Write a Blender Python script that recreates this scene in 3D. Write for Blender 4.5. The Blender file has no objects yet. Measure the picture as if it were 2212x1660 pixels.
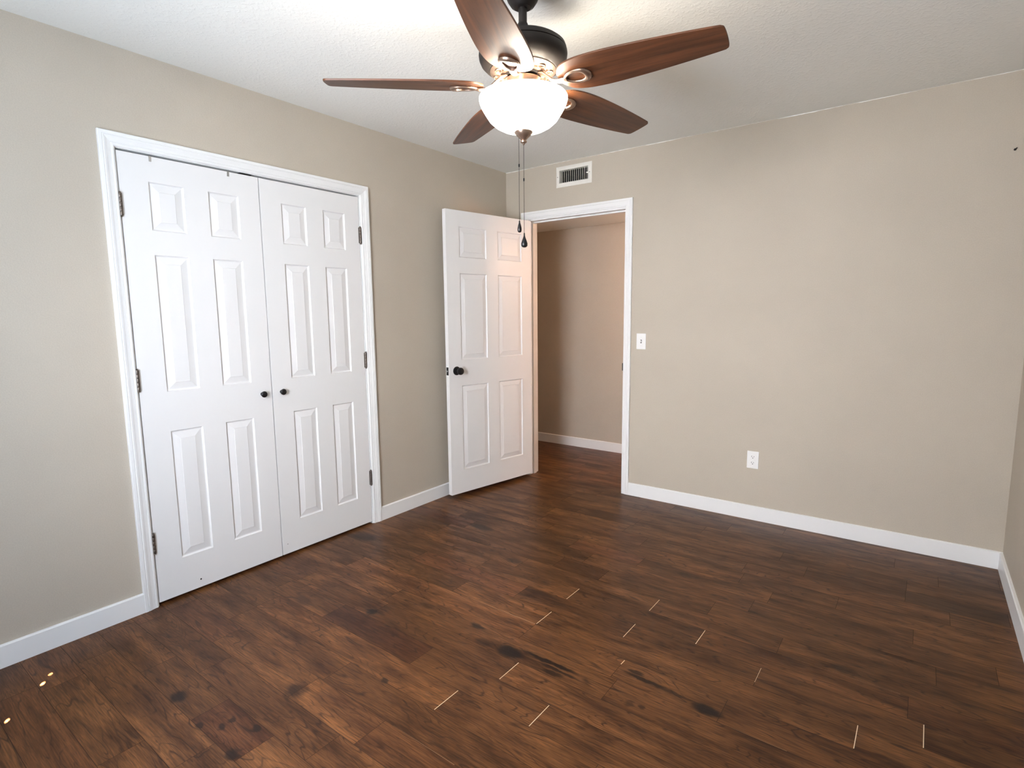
import bpy, bmesh, math, random
from mathutils import Vector, Matrix
random.seed(7)
S = bpy.context.scene
COL = S.collection

# ------------------------------------------------------------------ camera
def basis(yaw, pitch, roll):
    cy, sy, cp, sp = math.cos(yaw), math.sin(yaw), math.cos(pitch), math.sin(pitch)
    f = Vector((-sy*cp, cy*cp, sp)); r = Vector((cy, sy, 0)); u = r.cross(f)
    cr, sr = math.cos(roll), math.sin(roll)
    return r*cr + u*sr, u*cr - r*sr, f
CR, CU, CF = basis(0.6409, -0.1275, -0.0105)
cam = bpy.data.objects.new('camera', bpy.data.cameras.new('camera')); COL.objects.link(cam)
m = Matrix((CR, CU, -CF)).transposed().to_4x4(); m.translation = Vector((2.7786, -3.6724, 1.3399))
cam.matrix_world = m
cam.data.sensor_fit = 'HORIZONTAL'; cam.data.sensor_width = 36.0
cam.data.lens = 36.0*1189.0/2212.0
cam.data.clip_start = 0.02
S.camera = cam

# ------------------------------------------------------------------ world, daylight, exposure
w = bpy.data.worlds.new('world'); S.world = w; w.use_nodes = True
bg = w.node_tree.nodes['Background']; bg.inputs[0].default_value = (0.75, 0.87, 1.0, 1); bg.inputs[1].default_value = 1.0
S.view_settings.view_transform = 'Standard'; S.view_settings.look = 'None'
S.view_settings.exposure = 0.03; S.view_settings.gamma = 1.0; S.view_settings.use_curve_mapping = False
S.cycles.use_denoising = True
S.cycles.max_bounces = 10; S.cycles.diffuse_bounces = 6

def area(name, loc, direction, sx, sy, power, color, spread=180):
    l = bpy.data.lights.new(name, 'AREA'); l.shape = 'RECTANGLE'; l.size = sx; l.size_y = sy
    l.energy = power; l.color = color; l.spread = math.radians(spread)
    o = bpy.data.objects.new(name, l); COL.objects.link(o); o.location = loc
    o.rotation_euler = Vector(direction).to_track_quat('-Z', 'Y').to_euler(); return o
area('window_daylight', (1.54, -4.085, 1.32), (0, 1, 0), .86, 1.4, 46, (0.79, 0.935, 1.17))
area('window_daylight_down', (1.54, -4.083, 1.32), (0, 1, -.2), .86, 1.4, 42, (1.10, 0.99, 0.93), 110)
area('window_daylight_up', (1.54, -4.081, 1.32), (-.6, 1, .6), .86, 1.4, 10, (0.9, 1.0, 1.08), 120)
hl = bpy.data.lights.new('hall_lamp_light', 'POINT'); hl.energy = 38; hl.color = (1.0, 0.61, 0.42); hl.shadow_soft_size = .09
ho = bpy.data.objects.new('hall_lamp_light', hl); COL.objects.link(ho); ho.location = (1.75, .60, 1.88)
sl = bpy.data.lights.new('sun', 'SUN'); sl.energy = 1100; sl.angle = math.radians(.35); sl.color = (1.0, .97, .95)
so = bpy.data.objects.new('sun', sl); COL.objects.link(so)
so.rotation_euler = Vector((-.76, .65, -.86)).to_track_quat('-Z', 'Y').to_euler()

# ------------------------------------------------------------------ dimensions
H, W = 2.4604, 3.185
FRONT = -4.1
HALL = 1.083; HALLC = 2.153
WT = 0.115

# ------------------------------------------------------------------ materials
def srgb(r, g, b):
    f = lambda c: (c/255/12.92) if c/255 <= 0.04045 else ((c/255+0.055)/1.055)**2.4
    return (f(r), f(g), f(b), 1)
def new_mat(name, color, rough=0.5, metal=0.0, spec=0.5):
    m = bpy.data.materials.new(name); m.use_nodes = True
    b = m.node_tree.nodes['Principled BSDF']
    b.inputs['Base Color'].default_value = color; b.inputs['Roughness'].default_value = rough
    b.inputs['Metallic'].default_value = metal; b.inputs['Specular IOR Level'].default_value = spec
    return m, m.node_tree, b
class NT:
    def __init__(s, t): s.t = t
    def n(s, kind, **kw):
        o = s.t.nodes.new(kind)
        for k, v in kw.items(): setattr(o, k, v)
        return o
    def put(s, sock, v):
        if hasattr(v, 'is_output'): s.t.links.new(v, sock)
        else: sock.default_value = v
    def math(s, op, a, b=0.0, c=0.0, clamp=False):
        o = s.n('ShaderNodeMath', operation=op, use_clamp=clamp)
        s.put(o.inputs[0], a); s.put(o.inputs[1], b); s.put(o.inputs[2], c); return o.outputs[0]
    def vmath(s, op, a, b=(0, 0, 0)):
        o = s.n('ShaderNodeVectorMath', operation=op)
        s.put(o.inputs[0], a); s.put(o.inputs[1], b)
        return o.outputs['Value'] if op in ('LENGTH', 'DOT_PRODUCT') else o.outputs[0]
    def noise(s, vec, scale, detail=2.0, rough=0.5, dist=0.0):
        o = s.n('ShaderNodeTexNoise'); s.put(o.inputs['Vector'], vec); s.put(o.inputs['Scale'], scale)
        s.put(o.inputs['Detail'], detail); s.put(o.inputs['Roughness'], rough); s.put(o.inputs['Distortion'], dist)
        return o.outputs['Fac']
    def remap(s, v, a, b, c, d, smooth=False):
        o = s.n('ShaderNodeMapRange', interpolation_type='SMOOTHSTEP' if smooth else 'LINEAR')
        for i, x in enumerate((v, a, b, c, d)): s.put(o.inputs[i], x)
        return o.outputs[0]
    def mix(s, f, a, b, blend='MIX'):
        o = s.n('ShaderNodeMix', data_type='RGBA', blend_type=blend)
        s.put(o.inputs['Factor'], f); s.put(o.inputs['A'] if False else o.inputs[6], a); s.put(o.inputs[7], b)
        return o.outputs[2]
    def bump(s, h, strength, dist):
        o = s.n('ShaderNodeBump'); s.put(o.inputs['Strength'], strength); s.put(o.inputs['Distance'], dist)
        s.put(o.inputs['Height'], h); return o.outputs[0]
    def coords(s): return s.n('ShaderNodeTexCoord').outputs['Object']

def wall_paint(name, col, patchy=0.0):
    m, t, b = new_mat(name, col, 0.62, 0, 0.35); N = NT(t); c = N.coords()
    h = N.math('ADD', N.noise(c, 170, 3, 0.6), N.math('MULTIPLY', N.noise(c, 60, 2), 0.6))
    t.links.new(N.bump(h, 0.28, 0.0022), b.inputs['Normal'])
    fine = N.remap(N.noise(c, 220, 2), 0.3, 0.7, 0.955, 1.035)
    big = N.remap(N.noise(c, 1.6, 4, 0.6), 0.35, 0.7, 1-patchy, 1+patchy)
    k = N.math('MULTIPLY', fine, big)
    v = N.n('ShaderNodeCombineXYZ'); [N.put(v.inputs[i], k) for i in range(3)]
    t.links.new(N.mix(1.0, col, v.outputs[0], 'MULTIPLY'), b.inputs['Base Color'])
    return m
M_WALL = wall_paint('greige_wall_paint', srgb(190, 181, 166), 0.03)
def ceiling_mat():
    m, t, b = new_mat('white_textured_ceiling', srgb(238, 239, 234), 0.75, 0, 0.3); N = NT(t); c = N.coords()
    blob = N.remap(N.noise(c, 70, 3, 0.55, 0.4), 0.48, 0.68, 0, 1, True)
    h = N.math('ADD', blob, N.math('MULTIPLY', N.noise(c, 130, 2), 0.45))
    t.links.new(N.bump(h, 0.24, 0.0035), b.inputs['Normal']); return m
M_CEIL = ceiling_mat()
def white_paint(name, col, rough):
    m, t, b = new_mat(name, col, rough, 0, 0.5); N = NT(t); c = N.coords()
    t.links.new(N.bump(N.noise(c, 260, 2), 0.06, 0.001), b.inputs['Normal']); return m
M_TRIM = white_paint('white_trim_paint', srgb(236, 237, 236), 0.34)
M_DOOR = white_paint('white_door_paint', srgb(231, 231, 230), 0.38)
M_PLAST, _, _ = new_mat('white_plastic', srgb(238, 238, 236), 0.3)
M_VENT = white_paint('white_vent_enamel', srgb(232, 230, 222), 0.4)
M_BLACK, _, _ = new_mat('black_metal', (0.006, 0.006, 0.007, 1), 0.35, 0.2)
M_SLOT, _, _ = new_mat('dark_slot', (0.012, 0.012, 0.012, 1), 0.7)
M_DUCT, _, _ = new_mat('dark_duct_metal', (0.05, 0.048, 0.045, 1), 0.6, 0.3)
M_NICK, _, _ = new_mat('aged_nickel', (0.17, 0.145, 0.125, 1), 0.42, 0.9)
M_STEEL, _, _ = new_mat('grey_steel', (0.5, 0.5, 0.5, 1), 0.4, 0.9)
def bronze(name, col, rough, metal):
    m, t, b = new_mat(name, col, rough, metal); N = NT(t); c = N.coords()
    k = N.remap(N.noise(c, 30, 3), 0.3, 0.7, 0.8, 1.2)
    v = N.n('ShaderNodeCombineXYZ'); [N.put(v.inputs[i], k) for i in range(3)]
    t.links.new(N.mix(1.0, col, v.outputs[0], 'MULTIPLY'), b.inputs['Base Color']); return m
M_BRONZE = bronze('dark_bronze', (0.010, 0.007, 0.0055, 1), 0.5, 0.3)
M_BRONZE2 = bronze('brushed_light_bronze', (0.33, 0.235, 0.18, 1), 0.33, 0.9)
M_OUT, _, _ = new_mat('vinyl_window_frame', srgb(235, 236, 236), 0.4)

def blade_mat():
    m, t, b = new_mat('walnut_blade', srgb(96, 52, 32), 0.44, 0, 0.5); N = NT(t)
    g = N.n('ShaderNodeObjectInfo').outputs['Random']
    sh = N.n('ShaderNodeCombineXYZ'); N.put(sh.inputs[2], N.math('MULTIPLY', g, 40.0))
    c = N.vmath('ADD', N.vmath('MULTIPLY', N.coords(), (1.6, 22, 4)), sh.outputs[0])
    n1 = N.noise(c, 1.4, 4, 0.6, 0.6); n2 = N.noise(N.vmath('MULTIPLY', c, (3, 5, 1)), 2.0, 3)
    f = N.remap(N.math('ADD', N.math('MULTIPLY', n1, 0.75), N.math('MULTIPLY', n2, 0.25)), 0.32, 0.68, 0, 1)
    t.links.new(N.mix(f, srgb(52, 28, 15), srgb(108, 64, 36)), b.inputs['Base Color'])
    t.links.new(N.bump(n2, 0.08, 0.001), b.inputs['Normal']); return m
M_BLADE = blade_mat()

def glass_bowl_mat():
    m, t, b = new_mat('lit_frosted_glass', (0.95, 0.93, 0.88, 1), 0.35)
    b.inputs['Emission Color'].default_value = (1.0, 0.97, 0.86, 1); b.inputs['Emission Strength'].default_value = 4.8
    return m
M_BOWL = glass_bowl_mat()

# floor: knots (x, y, half length, half width, strength)
KNOTS = [(1.545, -2.045, 0.075, 0.042, 1.0), (1.70, -2.01, 0.15, 0.012, 1.0), (1.76, -2.035, 0.12, 0.010, .9), (1.75, -2.06, .05, .014, .8),
         (1.32, -1.983, 0.05, 0.02, .9), (1.41, -2.06, 0.05, 0.025, .6), (2.05, -1.895, 0.10, 0.012, .9), (2.00, -1.875, 0.03, 0.016, .8),
         (2.15, -1.90, .09, .009, .7), (2.279, -1.915, 0.06, 0.03, 1.0), (0.743, -2.945, 0.04, 0.035, .85), (1.053, -2.68, 0.05, 0.04, .7), (0.854, -2.171, 0.03, 0.03, .9),
         (1.07, -1.381, 0.06, 0.03, .7), (0.622, -1.12, 0.10, 0.04, .8), (1.014, -2.925, 0.018, 0.016, .8), (0.947, -2.966, 0.02, 0.016, .8),
         (1.007, -2.889, 0.016, 0.014, .8), (1.113, -2.865, 0.02, 0.016, .8), (1.155, -2.965, 0.03, 0.022, .8), (1.271, -2.459, 0.015, 0.012, .8),
         (2.093, -2.036, 0.014, 0.010, .7), (2.05, -2.04, 0.02, 0.02, .5), (0.13, -1.64, 0.10, 0.06, .7), (2.23, -0.40, .09, .03, .6), (0.50, -2.30, .07, .03, .5),
         (2.62, -1.40, .05, .03, .6), (1.02, -1.99, .05, .02, .4), (2.80, -2.0, .06, .04, .8), (1.9, -1.0, .08, .03, .5)]
def floor_mat():
    m, t, b = new_mat('hickory_floor', srgb(92, 58, 40), 0.34); N = NT(t)
    at = N.n('ShaderNodeAttribute', attribute_name='plank'); sep = N.n('ShaderNodeSeparateColor'); N.put(sep.inputs[0], at.outputs['Color'])
    br, hue, rnd = sep.outputs
    pos = N.n('ShaderNodeNewGeometry').outputs['Position']
    sh = N.n('ShaderNodeCombineXYZ'); N.put(sh.inputs[2], N.math('MULTIPLY', rnd, 60.0)); N.put(sh.inputs[0], N.math('MULTIPLY', rnd, 17.0))
    # long cathedral growth lines
    c1 = N.vmath('ADD', N.vmath('MULTIPLY', pos, (1.5, 8.5, 1)), sh.outputs[0])
    n1 = N.noise(c1, 1.0, 2.5, 0.5, 0.35)
    ring = N.math('PINGPONG', N.math('MULTIPLY', n1, 19.0), 0.5)
    line = N.remap(ring, 0.0, 0.16, 1, 0, True)
    line = N.math('MULTIPLY', line, N.remap(N.noise(N.vmath('ADD', N.vmath('MULTIPLY', pos, (7, 30, 1)), sh.outputs[0]), 1.0, 3), 0.36, 0.62, 0.05, 1))
    # fine pores
    c2 = N.vmath('ADD', N.vmath('MULTIPLY', pos, (14, 260, 1)), sh.outputs[0])
    fine = N.remap(N.noise(c2, 1.0, 3, 0.6), 0.35, 0.7, -0.5, 0.5)
    # soft cloudy tone
    cl = N.remap(N.noise(N.vmath('ADD', N.vmath('MULTIPLY', pos, (3, 14, 1)), sh.outputs[0]), 1.0, 4, 0.55, 0.5), 0.3, 0.7, 0, 1)
    base = N.mix(cl, srgb(70, 41, 22), srgb(134, 88, 50))
    base = N.mix(hue, base, N.mix(cl, srgb(66, 31, 20), srgb(102, 53, 34)))
    val = N.math('ADD', N.math('MULTIPLY', br, 1.25), 0.38)
    val = N.math('MULTIPLY', val, N.math('ADD', 1.0, N.math('MULTIPLY', fine, 0.8)))
    v = N.n('ShaderNodeCombineXYZ'); [N.put(v.inputs[i], val) for i in range(3)]
    col = N.mix(1.0, base, v.outputs[0], 'MULTIPLY')
    col = N.mix(N.math('MULTIPLY', line, 0.8), col, srgb(40, 22, 14))
    # small random dark flecks
    fl = N.remap(N.noise(N.vmath('ADD', N.vmath('MULTIPLY', pos, (22, 70, 1)), sh.outputs[0]), 1.0, 2), 0.66, 0.78, 0, 0.55, True)
    col = N.mix(fl, col, srgb(42, 24, 17))
    # knots with their own ragged outline
    wob = N.vmath('MULTIPLY', N.vmath('SUBTRACT', N.n('ShaderNodeTexNoise').outputs['Color'], (0.5, 0.5, 0.5)), (0.05, 0.03, 0))
    nz = [n for n in t.nodes if n.bl_idname == 'ShaderNodeTexNoise'][-1]
    t.links.new(N.vmath('MULTIPLY', pos, (18, 40, 1)), nz.inputs['Vector']); nz.inputs['Scale'].default_value = 1.0; nz.inputs['Detail'].default_value = 3.0
    pw = N.vmath('ADD', pos, wob); acc = None
    for x, y, a, c, s in KNOTS:
        d = N.vmath('LENGTH', N.vmath('MULTIPLY', N.vmath('SUBTRACT', pw, (x, y, 0)), (1/a, 1/c, 0)))
        k = N.remap(d, 0.5, 1.12, min(1, s*0.97), 0, True)
        acc = k if acc is None else N.math('MAXIMUM', acc, k)
    col = N.mix(acc, col, srgb(22, 13, 10))
    t.links.new(col, b.inputs['Base Color'])
    t.links.new(N.remap(cl, 0, 1, 0.40, 0.30), b.inputs['Roughness'])
    hb = N.math('ADD', N.math('MULTIPLY', fine, 0.5), N.math('MULTIPLY', cl, 2.0))
    t.links.new(N.bump(hb, 0.10, 0.002), b.inputs['Normal'])
    b.inputs['Specular IOR Level'].default_value = 0.22
    return m
M_FLOOR = floor_mat()
M_GAP, _, _ = new_mat('dark_plank_gap', srgb(34, 20, 14), 0.8)
M_SEAM, _, _ = new_mat('pale_plank_seam', srgb(168, 132, 98), 0.6)  # thin pale strips along a few long plank seams
M_FILL, _, _ = new_mat('pale_joint_filler', srgb(228, 205, 170), 0.7)

# ------------------------------------------------------------------ mesh helpers
class MB:
    def __init__(s): s.bm = bmesh.new()
    def box(s, x0, x1, y0, y1, z0, z1, mi=0):
        v = [s.bm.verts.new(p) for p in ((x0,y0,z0),(x1,y0,z0),(x1,y1,z0),(x0,y1,z0),(x0,y0,z1),(x1,y0,z1),(x1,y1,z1),(x0,y1,z1))]
        fs = [s.bm.faces.new([v[i] for i in q]) for q in ((0,3,2,1),(4,5,6,7),(0,1,5,4),(1,2,6,5),(2,3,7,6),(3,0,4,7))]
        for f in fs: f.material_index = mi
        return fs
    def poly(s, pts, mi=0):
        f = s.bm.faces.new([s.bm.verts.new(p) for p in pts]); f.material_index = mi; return f
    def lathe(s, prof, seg=48, at=(0,0,0), axis='Z', sx=1.0):
        """prof: (radius, height) list; closed by caps when radius is 0"""
        rings = []
        for r, h in prof:
            ring = []
            for i in range(1 if r < 1e-6 else seg):
                a = 2*math.pi*i/seg; p = (r*math.cos(a), r*math.sin(a)*sx, h)
                if axis == 'Y': p = (p[0], -p[2], p[1])      # height runs towards -Y
                if axis == 'X': p = (p[2], p[0], p[1])
                ring.append(s.bm.verts.new((p[0]+at[0], p[1]+at[1], p[2]+at[2])))
            rings.append(ring)
        for a, b in zip(rings, rings[1:]):
            for i in range(seg):
                j = (i+1) % seg
                q = [a[i % len(a)], a[j % len(a)], b[j % len(b)], b[i % len(b)]]
                q = list(dict.fromkeys(q))
                if len(q) > 2: s.bm.faces.new(q)
    def tube(s, pts, rad, seg=10, flat=1.0, closed=False, up=(0,0,1)):
        """swept elliptical tube; rad may be a list; flat squashes along up"""
        P = [Vector(p) for p in pts]; n = len(P); rings = []
        for i, p in enumerate(P):
            if closed: d = P[(i+1) % n]-P[i-1]
            else: d = P[min(i+1, n-1)]-P[max(i-1, 0)]
            d.normalize(); u = Vector(up)
            if abs(d.dot(u)) > 0.95: u = Vector((1, 0, 0))
            side = d.cross(u).normalized(); u = side.cross(d).normalized()
            r = rad[i] if isinstance(rad, (list, tuple)) else rad
            rings.append([s.bm.verts.new(p + side*r*math.cos(2*math.pi*k/seg) + u*r*flat*math.sin(2*math.pi*k/seg)) for k in range(seg)])
        m = n if closed else n-1
        for i in range(m):
            a, b = rings[i], rings[(i+1) % n]
            for k in range(seg): s.bm.faces.new([a[k], a[(k+1) % seg], b[(k+1) % seg], b[k]])
        if not closed: s.bm.faces.new(rings[0]); s.bm.faces.new(rings[-1])
    def done(s, name, mats, parent=None, smooth=False, bevel=0.0, bseg=2, angle=35):
        bmesh.ops.recalc_face_normals(s.bm, faces=s.bm.faces)
        me = bpy.data.meshes.new(name); s.bm.to_mesh(me); s.bm.free()
        for mm in (mats if isinstance(mats, (list, tuple)) else [mats]): me.materials.append(mm)
        o = bpy.data.objects.new(name, me); COL.objects.link(o)
        if parent: o.parent = parent
        if bevel:
            md = o.modifiers.new('bevel', 'BEVEL'); md.width = bevel; md.segments = bseg; md.limit_method = 'ANGLE'; md.angle_limit = math.radians(40)
        if smooth:
            me.polygons.foreach_set('use_smooth', [True]*len(me.polygons))
            md = o.modifiers.new('wn', 'EDGE_SPLIT'); md.split_angle = math.radians(angle)
        return o
def tag(o, label, cat, group=None, kind=None):
    o['label'] = label; o['category'] = cat
    if group: o['group'] = group
    if kind: o['kind'] = kind
    return o
def struct(o, label, cat): return tag(o, label, cat, kind='structure')
def empty(name, loc, label, cat, group=None):
    o = bpy.data.objects.new(name, None); COL.objects.link(o); o.location = loc; o.empty_display_size = 0.05
    return tag(o, label, cat, group)

def holed(u0, u1, z0, z1, holes):
    """cells of a rectangle minus rectangular holes"""
    us = sorted({u0, u1, *[h[0] for h in holes], *[h[1] for h in holes]}); zs = sorted({z0, z1, *[h[2] for h in holes], *[h[3] for h in holes]})
    out = []
    for a, b in zip(us, us[1:]):
        for c, d in zip(zs, zs[1:]):
            if not any(h[0] <= (a+b)/2 <= h[1] and h[2] <= (c+d)/2 <= h[3] for h in holes): out.append((a, b, c, d))
    return out

# ------------------------------------------------------------------ floor of planks
ROW = 0.1275; Y0 = -1.441
def rowof(y): return math.floor((y-Y0)/ROW)
JOINTS = [(1.514,-1.50,1),(1.871,-1.385,1),(1.864,-1.64,1),(1.516,-1.76,1),(2.123,-1.50,1),(1.61,-2.147,1),(1.527,-2.39,1),(1.832,-2.28,1),
          (2.694,-1.76,1),(2.866,-1.64,1),(2.373,-1.65,2),(2.285,-.98,0),(2.545,-.86,0),(2.09,-1.237,0),(2.40,-1.38,0),(2.83,-.99,0),(2.902,-1.25,0),
          (3.082,-1.12,0),(2.795,-.60,0),(2.237,-.45,0),(2.32,-1.89,0),(1.298,-1.63,0),(1.638,-.98,0),(1.272,-2.27,0),(0.705,-2.27,0),(1.545,-1.25,0),(1.275,-1.25,0),
          (1.06,-2.65,0),(1.43,-2.65,0),(3.16,-.60,0),(0.90,-2.91,0),(1.19,-2.91,0),(1.935,-1.89,3),(0.86,-2.15,0),(1.12,-1.38,0),(1.02,-1.76,0)]
TONE = {(rowof(-2.14), 1.61): (.66, .08), (rowof(-2.28), 1.832): (.60, .15), (rowof(-1.89), 1.935): (.56, .2), (rowof(-1.25), 1.275): (.33, .55), (rowof(-2.27), .705): (.36, .75), (rowof(-2.65), 1.06): (.74, .0), (rowof(-.60), 2.795): (.22, .2),
        (rowof(-2.91), .90): (.5, .7), (rowof(-1.76), 1.02): (.66, .1), (rowof(-1.5), 1.514): (.46, .3), (rowof(-2.39), 1.527): (.60, .05), (rowof(-1.64), 2.866): (.34, .4)}
def build_floor():
    M = MB(); bm = M.bm; lay = bm.loops.layers.color.new('plank')
    X0, X1, YA, YB = -1.45, W+0.1, FRONT-0.1, HALL+0.1
    M.box(X0, X1, YA, YB, -0.03, -0.0015, 1)
    g = 0.0007
    for k in range(rowof(YA), rowof(YB)+1):
        ya, yb = Y0+k*ROW, Y0+(k+1)*ROW
        known = sorted(j[0] for j in JOINTS if rowof(j[1]) == k)
        xs = list(known); x = (known[0] if known else X0+random.uniform(.1, .9))
        while x > X0: x -= random.choice((.42, .56, .7, .85, 1.0, 1.15)); xs.append(x)
        xs = sorted(xs); out = [xs[0]]
        for a in xs[1:]:
            gap = a-out[-1]
            if gap > 1.35: out.append(out[-1]+gap*random.uniform(.4, .6))
            out.append(a)
        x = out[-1]
        while x < X1: x += random.choice((.42, .56, .7, .85, 1.0, 1.15)); out.append(x)
        out = [max(X0, min(X1, v)) for v in out]
        for a, b in zip(out, out[1:]):
            if b-a < 0.01: continue
            key = next((t for (r, xx), t in TONE.items() if r == k and abs(xx-a) < .004), None)
            br, hu = key if key else (min(.70, max(.47, random.gauss(.56, .07))), max(0, random.gauss(.12, .25)))
            f = M.poly([(a+g, max(ya, YA)+g, 0), (b-g, max(ya, YA)+g, 0), (b-g, min(yb, YB)-g, 0), (a+g, min(yb, YB)-g, 0)])
            r = random.random()
            for l in f.loops: l[lay] = (br, min(1, hu), r, 1)
    for x, y, kind in JOINTS:
        if not kind: continue
        k = rowof(y); ya, yb = Y0+k*ROW+.004, Y0+(k+1)*ROW-.004; t = .0016
        if kind == 2: ya += .02; t = .0007
        if kind == 3: ya, yb = -1.861, -1.83; t = .002
        M.poly([(x-t, ya, .0004), (x+t*.4, ya, .0004), (x+t, yb, .0004), (x-t*.4, yb, .0004)], 2)
    for xa, xb, y, t in ((1.12, 1.512, -1.8235, .0012), (1.47, 1.74, -2.5885, .0005), (2.42, 2.80, -1.441, .0005), (2.33, 2.53, -1.951, .0005)):
        M.poly([(xa, y-t*.2, .0004), (xb, y-t, .0004), (xb, y+t, .0004), (xa, y+t*.2, .0004)], 3)
    bmesh.ops.recalc_face_normals(bm, faces=bm.faces)
    for f in bm.faces:
        if abs(f.calc_center_median().z) < 0.001 and f.normal.z < 0: f.normal_flip()
    me = bpy.data.meshes.new('floor'); bm.to_mesh(me); bm.free()
    for mm in (M_FLOOR, M_GAP, M_FILL, M_SEAM): me.materials.append(mm)
    o = bpy.data.objects.new('floor', me); COL.objects.link(o)
    struct(o, 'dark brown hickory plank floor running through the doorway into the hall', 'floor')
build_floor()

# ------------------------------------------------------------------ walls, ceiling
CA, CB, CZT = -2.7844, -1.4066, 2.1115       # closet casing, outer
D0, D1, D2, DZ0, DZ1 = -2.7195, -2.0966, -1.4744, 0.0140, 2.042
JT = 0.019
cl0, cl1, clz = D0-.003-JT, D2+.0035+JT, DZ1+.009+JT     # rough closet opening
EX0, EX1, EZ = 0.218, 1.047, 2.060                       # clear entry opening
VX0, VX1, VZ0, VZ1 = 0.508, 0.752, 2.306, 2.396

M = MB()
for a, b, c, d in holed(FRONT-.12, 0.0, 0, H, [(cl0, cl1, -1, clz)]): M.box(-WT, 0, a, b, c, d)
struct(M.done('wall_left', M_WALL), 'greige side wall holding the white closet double doors', 'wall')
M = MB()
for a, b, c, d in holed(-1.45, W+.12, 0, H, [(EX0-JT, EX1+JT, -1, EZ+JT), (VX0-.004, VX1+.004, VZ0-.004, VZ1+.004)]): M.box(a, b, 0, WT, c, d)
struct(M.done('wall_back', M_WALL), 'greige wall with the open doorway, air vent, light switch and outlet', 'wall')
M = MB(); M.box(W, W+.12, FRONT-.12, 0, 0, H)
struct(M.done('wall_right', M_WALL), 'sliver of greige wall at the right edge of the room', 'wall')
WX0, WX1, WZ0, WZ1 = 1.06, 2.02, 0.56, 2.16
M = MB()
for a, b, c, d in holed(0, W, 0, H, [(WX0, WX1, WZ0, WZ1)]): M.box(a, b, FRONT-.12, FRONT, c, d)
struct(M.done('wall_front', M_WALL), 'greige window wall of the bedroom', 'wall')
M = MB(); M.box(-.80, -.72, cl0-.3, cl1+.3, 0, H); M.box(-.72, -WT, cl0-.3, cl0-.25, 0, H); M.box(-.72, -WT, cl1+.25, cl1+.3, 0, H); M.box(-.8, -WT, cl0-.3, cl1+.3, H, H+.05)
struct(M.done('wall_closet', M_WALL), 'inner walls of the closet behind the double doors', 'wall')
M = MB(); M.box(-1.45, W, HALL, HALL+.1, 0, HALLC+.1); M.box(-1.45, -1.35, WT, HALL, 0, HALLC+.1); M.box(2.6, 2.7, WT, HALL, 0, HALLC+.1)
struct(M.done('wall_hall', M_WALL), 'warm lit greige wall of the hall seen through the doorway', 'wall')
M = MB(); M.box(-WT, W+.12, FRONT-.12, WT, H, H+.1)
lap = [(x*.02, H-.0022-.0014*(math.sin(x*.31)+math.sin(x*.117+1)+random.uniform(-.8, .8))) for x in range(int(W/.02)+1)]   # ragged lap of ceiling paint onto the wall
for (xa, za), (xb, zb) in zip(lap, lap[1:]): M.poly([(xa, -.0008, min(za, H-.001)), (xb, -.0008, min(zb, H-.001)), (xb, -.0008, H), (xa, -.0008, H)])
struct(M.done('ceiling', M_CEIL), 'white stippled bedroom ceiling carrying the fan', 'ceiling')
M = MB(); M.box(-1.45, 2.7, WT, HALL, HALLC, HALLC+.1)
struct(M.done('ceiling_hall', M_CEIL), 'low hall ceiling seen through the top of the doorway', 'ceiling')

# window in the wall behind the camera
M = MB(); fr = .045
for a, b, c, d in holed(WX0, WX1, WZ0, WZ1, [(WX0+fr, WX1-fr, WZ0+fr, (WZ0+WZ1)/2-.02), (WX0+fr, WX1-fr, (WZ0+WZ1)/2+.02, WZ1-fr)]): M.box(a, b, FRONT-.09, FRONT-.03, c, d)
win = struct(M.done('window_1', M_OUT, bevel=.003), 'white double hung window letting daylight into the bedroom', 'window')
M = MB(); M.box(WX0-.04, WX1+.04, FRONT-.028, FRONT+.04, WZ0-.02, WZ0)
M.done('window_sill', M_TRIM, win, bevel=.004)

# closed blind in the window; the cord holes let three needles of sun through
M = MB(); hl_ = []
for x, y in ((.207, -3.174), (.256, -3.21), (.398, -3.337)):
    q = (y-(FRONT-.02))/.65; hl_.append((x+.76*q-.006, x+.76*q+.006, .86*q-.006, .86*q+.006))
for a, b, c, d in holed(WX0, WX1, WZ0, WZ1, hl_): M.box(a, b, FRONT-.021, FRONT-.019, c, d)
bl_ = M.done('window_blind', M_OUT, win); bl_['label'] = 'closed white blind'

# ------------------------------------------------------------------ baseboards
def baseboard(name, p0, p1, nrm, h, label, t=0.014):
    """runs p0->p1 along the wall, sticks out along nrm"""
    M = MB(); prof = [(0, 0), (t, 0), (t, h-.004), (t-.004, h), (0, h)]
    rings = [[M.bm.verts.new((p[0]+nrm[0]*a, p[1]+nrm[1]*a, z)) for a, z in prof] for p in (p0, p1)]
    n = len(prof)
    for i in range(n): M.bm.faces.new([rings[0][i], rings[0][(i+1) % n], rings[1][(i+1) % n], rings[1][i]])
    M.bm.faces.new(rings[0]); M.bm.faces.new(rings[1])
    return struct(M.done(name, M_TRIM), label, 'baseboard')
baseboard('baseboard_left', (0, FRONT), (0, CA), (1, 0), .0905, 'white baseboard at the left edge, on the window side of the closet')
baseboard('baseboard_left', (0, CB), (0, 0), (1, 0), .0905, 'short white baseboard between the closet casing and the open door')
baseboard('baseboard_back', (1.107, 0), (W, 0), (0, -1), .0925, 'long white baseboard below the outlet, right of the doorway')
baseboard('baseboard_right', (W, 0), (W, FRONT), (-1, 0), .0905, 'white baseboard along the right edge of the room')
baseboard('baseboard_hall', (-1.35, HALL), (2.6, HALL), (0, -1), .0905, 'white baseboard of the hall seen through the doorway')
baseboard('baseboard_back', (0.014, 0), (.155, 0), (0, -1), .0905, 'white baseboard stub hidden behind the open door')

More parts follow.
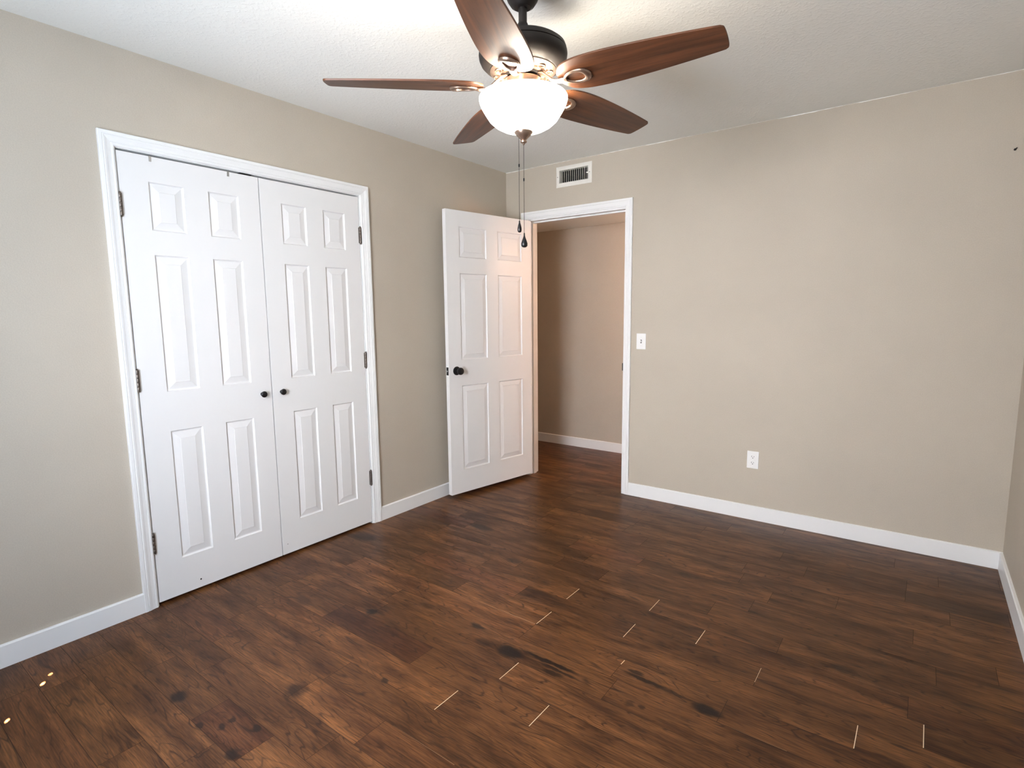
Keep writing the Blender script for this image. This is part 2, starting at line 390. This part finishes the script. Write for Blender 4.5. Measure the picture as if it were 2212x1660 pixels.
# ------------------------------------------------------------------ casings and jambs
CPROF = [(0, 0), (0, .014), (.002, .016), (.0135, .016), (.0145, .0135), (.0165, .0135), (.0185, .0155), (.024, .0145), (.032, .0115), (.040, .0100), (.0425, .0100), (.0435, .0082), (.0455, .0082),
         (.047, .0095), (.053, .0095), (.057, .0070), (.057, 0)]
def casing(name, a, b, zt, fmap, label, sc=1.0):
    M = MB(); cols = []
    for wv, t in CPROF:
        wv *= sc
        cols.append([M.bm.verts.new(fmap(u, z, t)) for u, z in ((a+wv, 0), (a+wv, zt-wv), (b-wv, zt-wv), (b-wv, 0))])
    for c, d in zip(cols, cols[1:]):
        for i in range(3): M.bm.faces.new([c[i], c[i+1], d[i+1], d[i]])
    M.bm.faces.new([c[0] for c in cols]); M.bm.faces.new([c[3] for c in cols])
    return struct(M.done(name, M_TRIM), label, 'door trim')
tr1 = casing('trim_1', CA, CB, CZT, lambda u, z, t: (t, u, z), 'white moulded casing round the closet double doors')
M = MB()
M.box(-WT, 0, cl0, cl0+JT, 0, clz); M.box(-WT, 0, cl1-JT, cl1, 0, clz); M.box(-WT, 0, cl0+JT, cl1-JT, clz-JT, clz)
for y0, y1, z0, z1 in ((cl0+JT, cl0+JT+.01, 0, clz-JT-.01), (cl1-JT-.01, cl1-JT, 0, clz-JT-.01)): M.box(-.075, -.042, y0, y1, z0, z1)
tr2 = struct(M.done('trim_2', M_TRIM), 'white jamb inside the closet opening', 'door trim')
M = MB(); M.box(-.034, -.004, -2.19, -2.13, clz-JT-.005, clz-JT-.0005)
c = M.done('door_catch', M_BLACK, tr2); c['label'] = 'black roller catch above the closet doors'
tr3 = casing('trim_3', EX0-.062, EX1+.0595, EZ+.0685, lambda u, z, t: (u, -t, z), 'white moulded casing round the doorway to the hall', 1.0)
M = MB(); casing_h = EZ+JT
M.box(EX0-JT, EX0, 0, WT, 0, casing_h); M.box(EX1, EX1+JT, 0, WT, 0, casing_h); M.box(EX0, EX1, 0, WT, EZ, casing_h)
M.box(EX0, EX0+.011, .046, .082, 0, EZ-.011); M.box(EX1-.011, EX1, .046, .082, 0, EZ-.011); M.box(EX0, EX1, .046, .082, EZ-.011, EZ)
tr4 = struct(M.done('trim_4', M_TRIM, bevel=.001), 'white jamb and stop lining the doorway to the hall', 'door trim')
M = MB(); M.box(EX1-.0025, EX1, .004, .034, .918, .977); M.box(EX1-.0065, EX1-.0005, -.003, .0045, .920, .974)
c = M.done('strike_plate', M_BLACK, tr4); c['label'] = 'black strike plate on the right jamb'
M = MB()
for x0, x1 in ((EX0-.065, EX0-.005), (EX1+.005, EX1+.065)): M.box(x0, x1, WT, WT+.014, 0, EZ+.06)
M.box(EX0-.065, EX1+.065, WT, WT+.014, EZ+.005, EZ+.065)
struct(M.done('trim_5', M_TRIM), 'white casing on the hall side of the doorway', 'door trim')

# ------------------------------------------------------------------ six panel doors
def panel_door(name, wid, hgt, thick, ps, pz, yoff=0.0, xoff=0.0):
    """front face at local y=yoff looking to -Y, back at yoff+thick; panels ps x pz on both"""
    M = MB(); bm = M.bm
    us = sorted([0, wid]+[v for p in ps for v in p]); zs = sorted([0, hgt]+[v for p in pz for v in p])
    for side in (0, 1):
        def P(u, z, dep): return (u+xoff, yoff+(dep if side == 0 else thick-dep), z)
        cache = {}
        def V(u, z):
            if (u, z) not in cache: cache[(u, z)] = bm.verts.new(P(u, z, 0))
            return cache[(u, z)]
        for i in range(len(us)-1):
            for j in range(len(zs)-1):
                u0, u1, z0, z1 = us[i], us[i+1], zs[j], zs[j+1]
                ring = [V(u0, z0), V(u1, z0), V(u1, z1), V(u0, z1)]
                if (u0, u1) in ps and (z0, z1) in pz:
                    for ins, dep in ((.0015, .0035), (.0045, .0075), (.0085, .0082), (.0385, .0022), (.0400, .0008)):
                        nr = [bm.verts.new(P(a, b, dep)) for a, b in ((u0+ins, z0+ins), (u1-ins, z0+ins), (u1-ins, z1-ins), (u0+ins, z1-ins))]
                        for q in range(4): bm.faces.new([ring[q], ring[(q+1) % 4], nr[(q+1) % 4], nr[q]])
                        ring = nr
                bm.faces.new(ring)
        if side == 0: front = cache
        else:
            for a, b in zip(us, us[1:]):
                for z in (0, hgt): bm.faces.new([front[(a, z)], front[(b, z)], cache[(b, z)], cache[(a, z)]])
            for a, b in zip(zs, zs[1:]):
                for u in (0, wid): bm.faces.new([front[(u, a)], front[(u, b)], cache[(u, b)], cache[(u, a)]])
    return M.done(name, M_DOOR)
CPZ = [(.179, .798), (.984, 1.602), (1.709, 1.918)]
LW = D1-D0-.003
def closet_leaf(name, y0, ps, hinge_s, knob_s, label):
    d = panel_door(name, LW, DZ1-DZ0, .035, ps, CPZ)
    struct(d, label, 'closet door'); d.location = (-.002, y0, DZ0); d.rotation_euler = (0, 0, math.pi/2)
    for zc in (.305-DZ0, 1.061-DZ0, 1.819-DZ0):
        M = MB()
        for q in range(5):
            M.lathe([(0, -.0475+q*.019+.0004), (.0066, -.0475+q*.019+.0004), (.0072, -.0475+q*.019+.0016), (.0072, -.0475+q*.019+.0172), (.0066, -.0475+q*.019+.0186), (0, -.0475+q*.019+.0186)], 14, (hinge_s, -.0055, zc))
        M.lathe([(0, .0475), (.005, .0475), (.006, .050), (.003, .0525), (0, .0525)], 12, (hinge_s, -.0055, zc))
        M.lathe([(0, -.0525), (.003, -.0525), (.006, -.050), (.005, -.0475), (0, -.0475)], 12, (hinge_s, -.0055, zc))
        sg = 1 if hinge_s < .3 else -1
        x0, x1 = sorted((hinge_s, hinge_s+sg*.009)); M.box(x0, x1, -.0022, .0005, zc-.0455, zc+.0455)
        M.done('hinge', M_NICK, d, smooth=True)
    M = MB()
    M.lathe([(0, 0), (.0095, 0), (.0095, .002), (.0065, .004), (.0062, .011), (.010, .014), (.0155, .017), (.0168, .021), (.0158, .025), (.0115, .0285), (.006, .030), (0, .0303)], 32, (knob_s, 0, .931-DZ0), 'Y')
    k = M.done('knob', M_BLACK, d, smooth=True); k['label'] = 'small round black knob'
    return d
dl = closet_leaf('door_1', D0, [(.113, .258), (.367, .513)], -.0025, .566, 'left closet door leaf, nearer the camera, with two small steel hooks on top')
dr = closet_leaf('door_2', D1+.0015, [(.1165, .264), (.370, .5175)], LW+.0025, .051, 'right closet door leaf, beside the bare wall strip by the open door')
M = MB(); M.lathe([(0, 0), (.004, 0), (.004, .0006), (0, .0006)], 12, (-2.531-D0, 0, .054-DZ0), 'Y')
c = M.done('screw_hole', M_SLOT, dl); c['label'] = 'small dark screw hole near the bottom edge'
M = MB(); M.lathe([(0, 0), (.002, 0), (.002, .0006), (0, .0006)], 10, (.031, 0, .055), 'Y')
c = M.done('screw_hole', M_SLOT, dr)
for y, lab in ((-2.5915, 'small grey steel hook over the closet door top, nearer the hinges'), (-2.251, 'small grey steel hook over the closet door top, nearer the middle gap')):
    M = MB(); M.box(-.0022, .0002, y-.0045, y+.0045, 2.020, DZ1+.0012); M.box(-.041, .0002, y-.0045, y+.0045, DZ1+.0002, DZ1+.0016); M.box(-.041, -.0388, y-.0045, y+.0045, 2.0, DZ1+.0016)
    tag(M.done('over_door_hook', M_STEEL), lab, 'door hook', 'hooks over the closet door')

EW, EH, EZ0 = .8255, 2.022, .032
d3 = panel_door('door_3', EW, EH, .035, [(.106, .3525), (.463, .711)], [(.173, .793), (.981, 1.592), (1.703, 1.911)], .008, .0035)
struct(d3, 'white six panel door standing open against the corner, round black knob', 'door')
d3.location = (.222, -.020, EZ0); d3.rotation_euler = (0, 0, math.radians(-100.3))
KS, KZ = .762, .938-EZ0
for nm, sgn in (('knob', 1), ('knob', -1)):
    M = MB(); y0 = .043 if sgn > 0 else .008
    pr = [(0, 0), (.031, 0), (.0315, .003), (.029, .007), (.015, .0095), (.011, .013), (.0105, .024), (.014, .028), (.0225, .034), (.0262, .042), (.0262, .049), (.0235, .055), (.016, .0585), (0, .0595)]
    M.lathe([(r, -h*sgn) for r, h in pr], 40, (KS, y0, KZ), 'Y')
    k = M.done('knob', M_BLACK, d3, smooth=True); k['label'] = 'round black door knob with rosette'
M = MB(); M.box(EW+.0034, EW+.0047, .0135, .0375, KZ-.0285, KZ+.0285)
c = M.done('latch_plate', M_BLACK, d3, bevel=.001); c['label'] = 'black latch plate on the door edge'
M = MB(); M.lathe([(0, 0), (.0062, 0), (.0055, .009), (0, .010)], 16, (EW+.0047, .0255, KZ), 'X')
M.done('latch_bolt', M_STEEL, d3, smooth=True)
for zc in (.24, 1.03, 1.80):
    M = MB(); M.lathe([(0, -.045), (.006, -.045), (.006, .045), (0, .045)], 14, (0, 0, zc)); M.box(0, .0034, .004, .036, zc-.044, zc+.044)
    M.done('hinge', M_NICK, d3, smooth=True)

# ------------------------------------------------------------------ air vent
v = empty('air_vent', (.6295, 0, 2.351), 'white metal air register above the doorway, vertical louvers', 'vent')
hx, hz = .1505, .0745; ix, iz = .1215, .0450
M = MB(); bm = M.bm
def vring(x, z, y): return [bm.verts.new(p) for p in ((-x, y, -z), (x, y, -z), (x, y, z), (-x, y, z))]
rs = [vring(hx, hz, 0), vring(hx, hz, -.003), vring(hx-.012, hz-.012, -.009), vring(ix+.004, iz+.004, -.010), vring(ix, iz, -.008), vring(ix, iz, .03)]
for a, b in zip(rs, rs[1:]):
    for q in range(4): bm.faces.new([a[q], a[(q+1) % 4], b[(q+1) % 4], b[q]])
M.done('frame', M_VENT, v)
M = MB()
for i in range(13):
    x = -ix+2*ix*(.085+.0712*i); a = math.radians(106)
    dx, dy = math.cos(a)*.0085, math.sin(a)*.0085; tx, ty = -math.sin(a)*.0006, math.cos(a)*.0006
    pts = [(x-dx-tx, -dy-ty), (x+dx-tx, dy-ty), (x+dx+tx, dy+ty), (x-dx+tx, -dy+ty)]
    lo = [M.bm.verts.new((p, q+.005, -iz)) for p, q in pts]; hi = [M.bm.verts.new((p, q+.005, iz)) for p, q in pts]
    for q in range(4): M.bm.faces.new([lo[q], lo[(q+1) % 4], hi[(q+1) % 4], hi[q]])
    M.bm.faces.new(lo); M.bm.faces.new(hi)
M.done('louvers', M_VENT, v)
M = MB()
for x0, x1, z0, z1 in ((-ix-.003, -ix-.001, -iz-.003, iz+.003), (ix+.001, ix+.003, -iz-.003, iz+.003)): M.box(x0, x1, .028, .2, z0, z1)
for z0, z1 in ((-iz-.003, -iz-.001), (iz+.001, iz+.003)): M.box(-ix-.001, ix+.001, .028, .2, z0, z1)
M.box(-ix-.003, ix+.003, .2, .205, -iz-.003, iz+.003)
M.done('duct', M_DUCT, v)
M = MB(); M.box(ix-.012, ix+.002, -.011, -.004, -.0055, .0025); M.done('damper_lever', M_VENT, v, bevel=.001)
for sx in (-1, 1):
    M = MB(); M.lathe([(0, 0), (.0036, 0), (.003, .0015), (0, .002)], 14, (sx*(ix+.014), -.0085, 0), 'Y'); M.done('screw', M_NICK, v, smooth=True)

# ------------------------------------------------------------------ light switch, outlet
s = empty('light_switch', (1.184, 0, 1.1345), 'white toggle light switch on the wall right of the doorway', 'light switch')
M = MB(); M.box(-.035, .035, -.0055, 0, -.0563, .0563); M.done('switch_plate', M_PLAST, s, bevel=.003)
M = MB(); M.box(-.0052, .0052, -.0060, -.0050, -.012, .012); M.done('toggle_slot', M_SLOT, s)
M = MB()
lo = [M.bm.verts.new(p) for p in ((-.0045, -.0055, -.008), (.0045, -.0055, -.008), (.0045, -.0055, .004), (-.0045, -.0055, .004))]
hi = [M.bm.verts.new(p) for p in ((-.0036, -.017, .003), (.0036, -.017, .003), (.0036, -.0155, .0095), (-.0036, -.0155, .0095))]
for q in range(4): M.bm.faces.new([lo[q], lo[(q+1) % 4], hi[(q+1) % 4], hi[q]])
M.bm.faces.new(lo); M.bm.faces.new(hi); M.done('toggle', M_PLAST, s, bevel=.001)
for z in (.030, -.030):
    M = MB(); M.lathe([(0, 0), (.0033, 0), (.0028, .001), (0, .0012)], 14, (0, -.0055, z), 'Y'); M.done('screw', M_PLAST, s, smooth=True)

s = empty('power_outlet', (1.9585, 0, .3937), 'white duplex power outlet low on the wall above the baseboard', 'power outlet')
M = MB(); M.box(-.035, .035, -.0055, 0, -.0565, .0565); M.done('cover_plate', M_PLAST, s, bevel=.003)
for z in (.0195, -.0195):
    M = MB(); pts = []
    for i in range(40):
        a = 2*math.pi*i/40; pts.append((.0172*math.cos(a), max(-.0135, min(.0135, .0172*math.sin(a)))))
    pts = [p for i, p in enumerate(pts) if p != pts[i-1]]
    lo = [M.bm.verts.new((x, -.005, z+q)) for x, q in pts]; hi = [M.bm.verts.new((x*.97, -.0075, z+q*.97)) for x, q in pts]; n = len(pts)
    for q in range(n): M.bm.faces.new([lo[q], lo[(q+1) % n], hi[(q+1) % n], hi[q]])
    M.bm.faces.new(hi); r = M.done('receptacle', M_PLAST, s)
    M = MB(); M.box(-.0075, -.0052, -.0078, -.0070, z-.001, z+.0075); M.box(.0052, .0072, -.0078, -.0070, z, z+.0068)
    M.lathe([(0, 0), (.0027, 0), (.0027, .0003), (0, .0003)], 14, (0, -.0075, z-.0065), 'Y')
    k = M.done('socket_slots', M_SLOT, r); k['label'] = 'dark plug slots'
M = MB(); M.lathe([(0, 0), (.0028, 0), (.0024, .001), (0, .0012)], 14, (0, -.0055, 0), 'Y'); M.done('screw', M_PLAST, s, smooth=True)

# wall hook stub, top right of the back wall
M = MB(); M.tube([(0, .004, 0), (0, -.006, .0), (.003, -.010, .002), (.006, -.010, .005)], [.0022, .0022, .0024, .0026], 8)
M.lathe([(0, 0), (.0055, 0), (.0045, .0015), (0, .002)], 12, (0, 0, 0), 'Y')
o = M.done('wall_nail', M_BRONZE, smooth=True); o.location = (3.074, 0, 2.098); tag(o, 'tiny dark nail high on the greige wall near the right edge', 'nail')

# ------------------------------------------------------------------ ceiling fan
FX, FY, BZ, PHI, PITCH = 1.6189, -2.0354, 2.110, 0.10231, -0.2004
fan = empty('ceiling_fan', (FX, FY, H), 'dark bronze ceiling fan with five walnut blades and a lit glass bowl', 'ceiling fan')
def fz(z): return z-H
def flathe(name, prof, mat, seg=64, parent=fan, at=(0, 0), angle=30):
    M = MB(); M.lathe([(r, fz(z)) for r, z in prof], seg, (at[0], at[1], 0)); return M.done(name, mat, parent, smooth=True, angle=angle)
flathe('canopy', [(0, 2.4600), (.066, 2.4600), (.067, 2.452), (.065, 2.432), (.060, 2.410), (.051, 2.386), (.040, 2.370), (.028, 2.3625), (0, 2.362)], M_BRONZE)
flathe('downrod', [(0, 2.364), (.0142, 2.364), (.0142, 2.300), (0, 2.300)], M_BRONZE, 32)
flathe('rod_collar', [(0, 2.314), (.0165, 2.314), (.0200, 2.304), (.0250, 2.290), (.030, 2.275), (.030, 2.25), (0, 2.25)], M_BRONZE, 40)
flathe('motor_housing', [(0, 2.256), (.060, 2.256), (.108, 2.253), (.134, 2.246), (.1445, 2.238), (.1478, 2.2295), (.1480, 2.2250), (.1455, 2.2238), (.1455, 2.2222), (.1500, 2.2210), (.1512, 2.212), (.1495, 2.199), (.143, 2.185), (.131, 2.173), (.117, 2.1645), (.114, 2.163), (0, 2.163)], M_BRONZE, 80)
hubp = flathe('motor_base_plate', [(0, 2.164), (.113, 2.164), (.1135, 2.160), (.104, 2.154), (.093, 2.151), (.091, 2.154), (.079, 2.154), (.077, 2.149), (.060, 2.147), (0, 2.147)], M_BRONZE2, 80)
sc0 = None
for k in range(10):       # scrolled ventilation loops under the motor
    if sc0 is None:
        M = MB(); pts = []
        for i in range(18):
            t = 2*math.pi*i/18; rr = .091+.0105*math.cos(t); aa = .15*math.sin(t)
            pts.append((rr*math.cos(aa), rr*math.sin(aa), fz(2.1505)))
        M.tube(pts, .0022, 6, closed=True)
        so_ = sc0 = M.done('vent_scroll', M_BRONZE2, hubp, smooth=True)
    else: so_ = sc0.copy(); COL.objects.link(so_); so_.parent = hubp
    so_.rotation_euler = (0, 0, PHI+math.radians(18+36*k))
flathe('flywheel', [(0, 2.150), (.062, 2.150), (.064, 2.146), (.062, 2.141), (.050, 2.138), (.046, 2.134), (.050, 2.130), (0, 2.130)], M_BRONZE, 56)
flathe('light_fitter', [(0, 2.133), (.058, 2.133), (.0645, 2.131), (.0665, 2.127), (.0665, 2.092), (.064, 2.088), (0, 2.088)], M_BRONZE2, 64)
# blades
UP = [(.138, .022), (.147, .044), (.162, .062), (.185, .075), (.225, .084), (.29, .087), (.37, .0835), (.46, .0765), (.56, .066), (.640, .0555), (.655, .051), (.6625, .040)]
LO = [(.6645, .0), (.6625, -.040), (.655, -.051), (.640, -.0555), (.56, -.066), (.46, -.0765), (.37, -.0835), (.29, -.087), (.225, -.084), (.185, -.075), (.162, -.062), (.147, -.044), (.138, -.022)]
def smooth_outline(pts, n=4):
    out = []
    m = len(pts)
    for i in range(m):
        p0, p1, p2, p3 = (Vector(pts[(i+q) % m]+(0,)) for q in (-1, 0, 1, 2))
        for k in range(n):
            t = k/n
            out.append(0.5*((2*p1)+(-p0+p2)*t+(2*p0-5*p1+4*p2-p3)*t*t+(-p0+3*p1-3*p2+p3)*t**3))
    return [(p.x, p.y) for p in out]
BW = .97
OUT = smooth_outline([(x, y*BW) for x, y in UP+LO])
lab = ['walnut blade reaching right towards the long wall', 'walnut blade reaching back right, half under the bowl', 'walnut blade reaching back left behind the bowl', 'walnut blade reaching left, seen edge on', 'walnut blade reaching towards the camera, out of the top of the view']
b0 = i0 = None
for k in range(5):
    if b0 is None:
        M = MB(); ht = .003
        top = [M.bm.verts.new((x, y, ht)) for x, y in OUT]; bot = [M.bm.verts.new((x, y, -ht)) for x, y in OUT]; n = len(OUT)
        M.bm.faces.new(top); M.bm.faces.new(list(reversed(bot)))
        for q in range(n): M.bm.faces.new([top[q], bot[q], bot[(q+1) % n], top[(q+1) % n]])
        bl = b0 = M.done('blade', M_BLADE, fan, bevel=.0012)
        M = MB(); zc = -.0075
        ring, rad = [], []
        for i in range(36):
            t = 2*math.pi*i/36; ct, st = math.cos(t), math.sin(t)
            ring.append((.200+.040*ct, .0285*st*(1+.15*ct), zc)); rad.append(.0055+.0065*max(0, ct)**2)
        M.tube(ring, rad, 10, .75, closed=True)
        M.tube([(.055, 0, .033), (.076, 0, .030), (.095, 0, .015), (.112, 0, .000), (.130, 0, -.008), (.150, 0, -.010), (.166, 0, -.0085)], [.016, .013, .0105, .010, .0105, .013, .010], 12, .5)
        for x, y in ((.150, 0), (.2405, .008), (.2405, -.008)): M.lathe([(0, -.0082), (.0035, -.0078), (.0042, -.0055), (0, -.0055)], 12, (x, y, 0))
        ir = i0 = M.done('blade_iron', M_BRONZE2, bl, smooth=True)
    else:
        bl = b0.copy(); COL.objects.link(bl); bl.parent = fan
        ir = i0.copy(); COL.objects.link(ir); ir.parent = bl
    a = PHI+k*2*math.pi/5
    er = Vector((math.cos(a), math.sin(a), 0)); et = Vector((-math.sin(a), math.cos(a), 0))*math.cos(PITCH)+Vector((0, 0, math.sin(PITCH))); nn = er.cross(et)
    mm = Matrix((er, et, nn)).transposed().to_4x4(); mm.translation = Vector((0, 0, fz(BZ)))
    bl.matrix_local = mm; bl['label'] = lab[k]
# glass bowl, open at the top
bprof = [(.146, 2.0765), (.1500, 2.0785), (.1525, 2.0745), (.1525, 2.068), (.150, 2.058), (.1455, 2.047), (.139, 2.0355), (.131, 2.0225), (.118, 2.003), (.100, 1.9875), (.078, 1.9755), (.053, 1.968), (.030, 1.9653), (0, 1.965)]
inner = [(0, 1.969), (.05, 1.972), (.075, 1.9795), (.097, 1.991), (.114, 2.0065), (.127, 2.0255), (.135, 2.0385), (.1415, 2.05), (.146, 2.061), (.1485, 2.071), (.146, 2.0765)]
bowl = flathe('glass_bowl', bprof+inner, M_BOWL, 80, angle=60); bowl['label'] = 'glowing frosted glass bowl shade'
flathe('finial', [(0, 1.9665), (.029, 1.9665), (.0315, 1.9640), (.031, 1.961), (.024, 1.952), (.0165, 1.945), (.0105, 1.9385), (.0085, 1.9365), (.0115, 1.933), (.0105, 1.929), (.005, 1.926), (.0025, 1.921), (0, 1.919)], M_BRONZE2, 40)
flathe('bowl_rod', [(0, 2.10), (.005, 2.10), (.005, 1.968), (0, 1.968)], M_BRONZE2, 12)
def chain(off, z0, zc, z1, prof, label, plab):
    x, y = CR.x*off, CR.y*off; nrm = math.hypot(CR.x, CR.y); x /= nrm; y /= nrm
    M = MB(); n = int((z0-z1)/.0042)
    for i in range(n+1):
        z = z0-(z0-z1)*i/n; M.lathe([(0, fz(z)+.0014), (.0011, fz(z)+.0008), (.0011, fz(z)-.0008), (0, fz(z)-.0014)], 6, (x, y, 0))
    M.tube([(x, y, fz(z0)), (x, y, fz(z1))], .0006, 6)
    c = M.done('pull_chain', M_BRONZE, fan); c['label'] = label
    M = MB(); M.lathe([(0, .006), (.0024, .005), (.0028, 0), (.0024, -.005), (0, -.006)], 12, (x, y, fz(zc))); M.done('chain_connector', M_BLACK, c, smooth=True)
    M = MB(); M.lathe([(r, fz(z1)+h) for r, h in prof], 24, (x, y, 0)); p = M.done('pendant', M_BLACK, c, smooth=True, angle=60); p['label'] = plab
chain(0.0, 1.921, 1.805, 1.612, [(0, .012), (.0022, .010), (.0024, .002), (.0042, -.005), (.0085, -.016), (.0117, -.026), (.0112, -.034), (.007, -.0385), (0, -.040)], 'longer pull chain hanging from the finial', 'wide black teardrop pull')
chain(-.0165, 1.968, 1.853, 1.662, [(0, .004), (.0022, .003), (.0026, -.004), (.0048, -.011), (.0072, -.022), (.0074, -.030), (.0055, -.036), (0, -.038)], 'shorter pull chain beside the finial', 'slim black teardrop pull')
# bulbs inside the bowl: the lamp's own light
for k in range(3):
    a = PHI+math.radians(30+120*k)
    l = bpy.data.lights.new('fan_bulb', 'POINT'); l.energy = 6.2; l.color = (1.0, 0.90, 0.76); l.shadow_soft_size = .025
    o = bpy.data.objects.new('fan_bulb', l); COL.objects.link(o); o.parent = fan
    o.location = (.092*math.cos(a), .092*math.sin(a), fz(2.064))
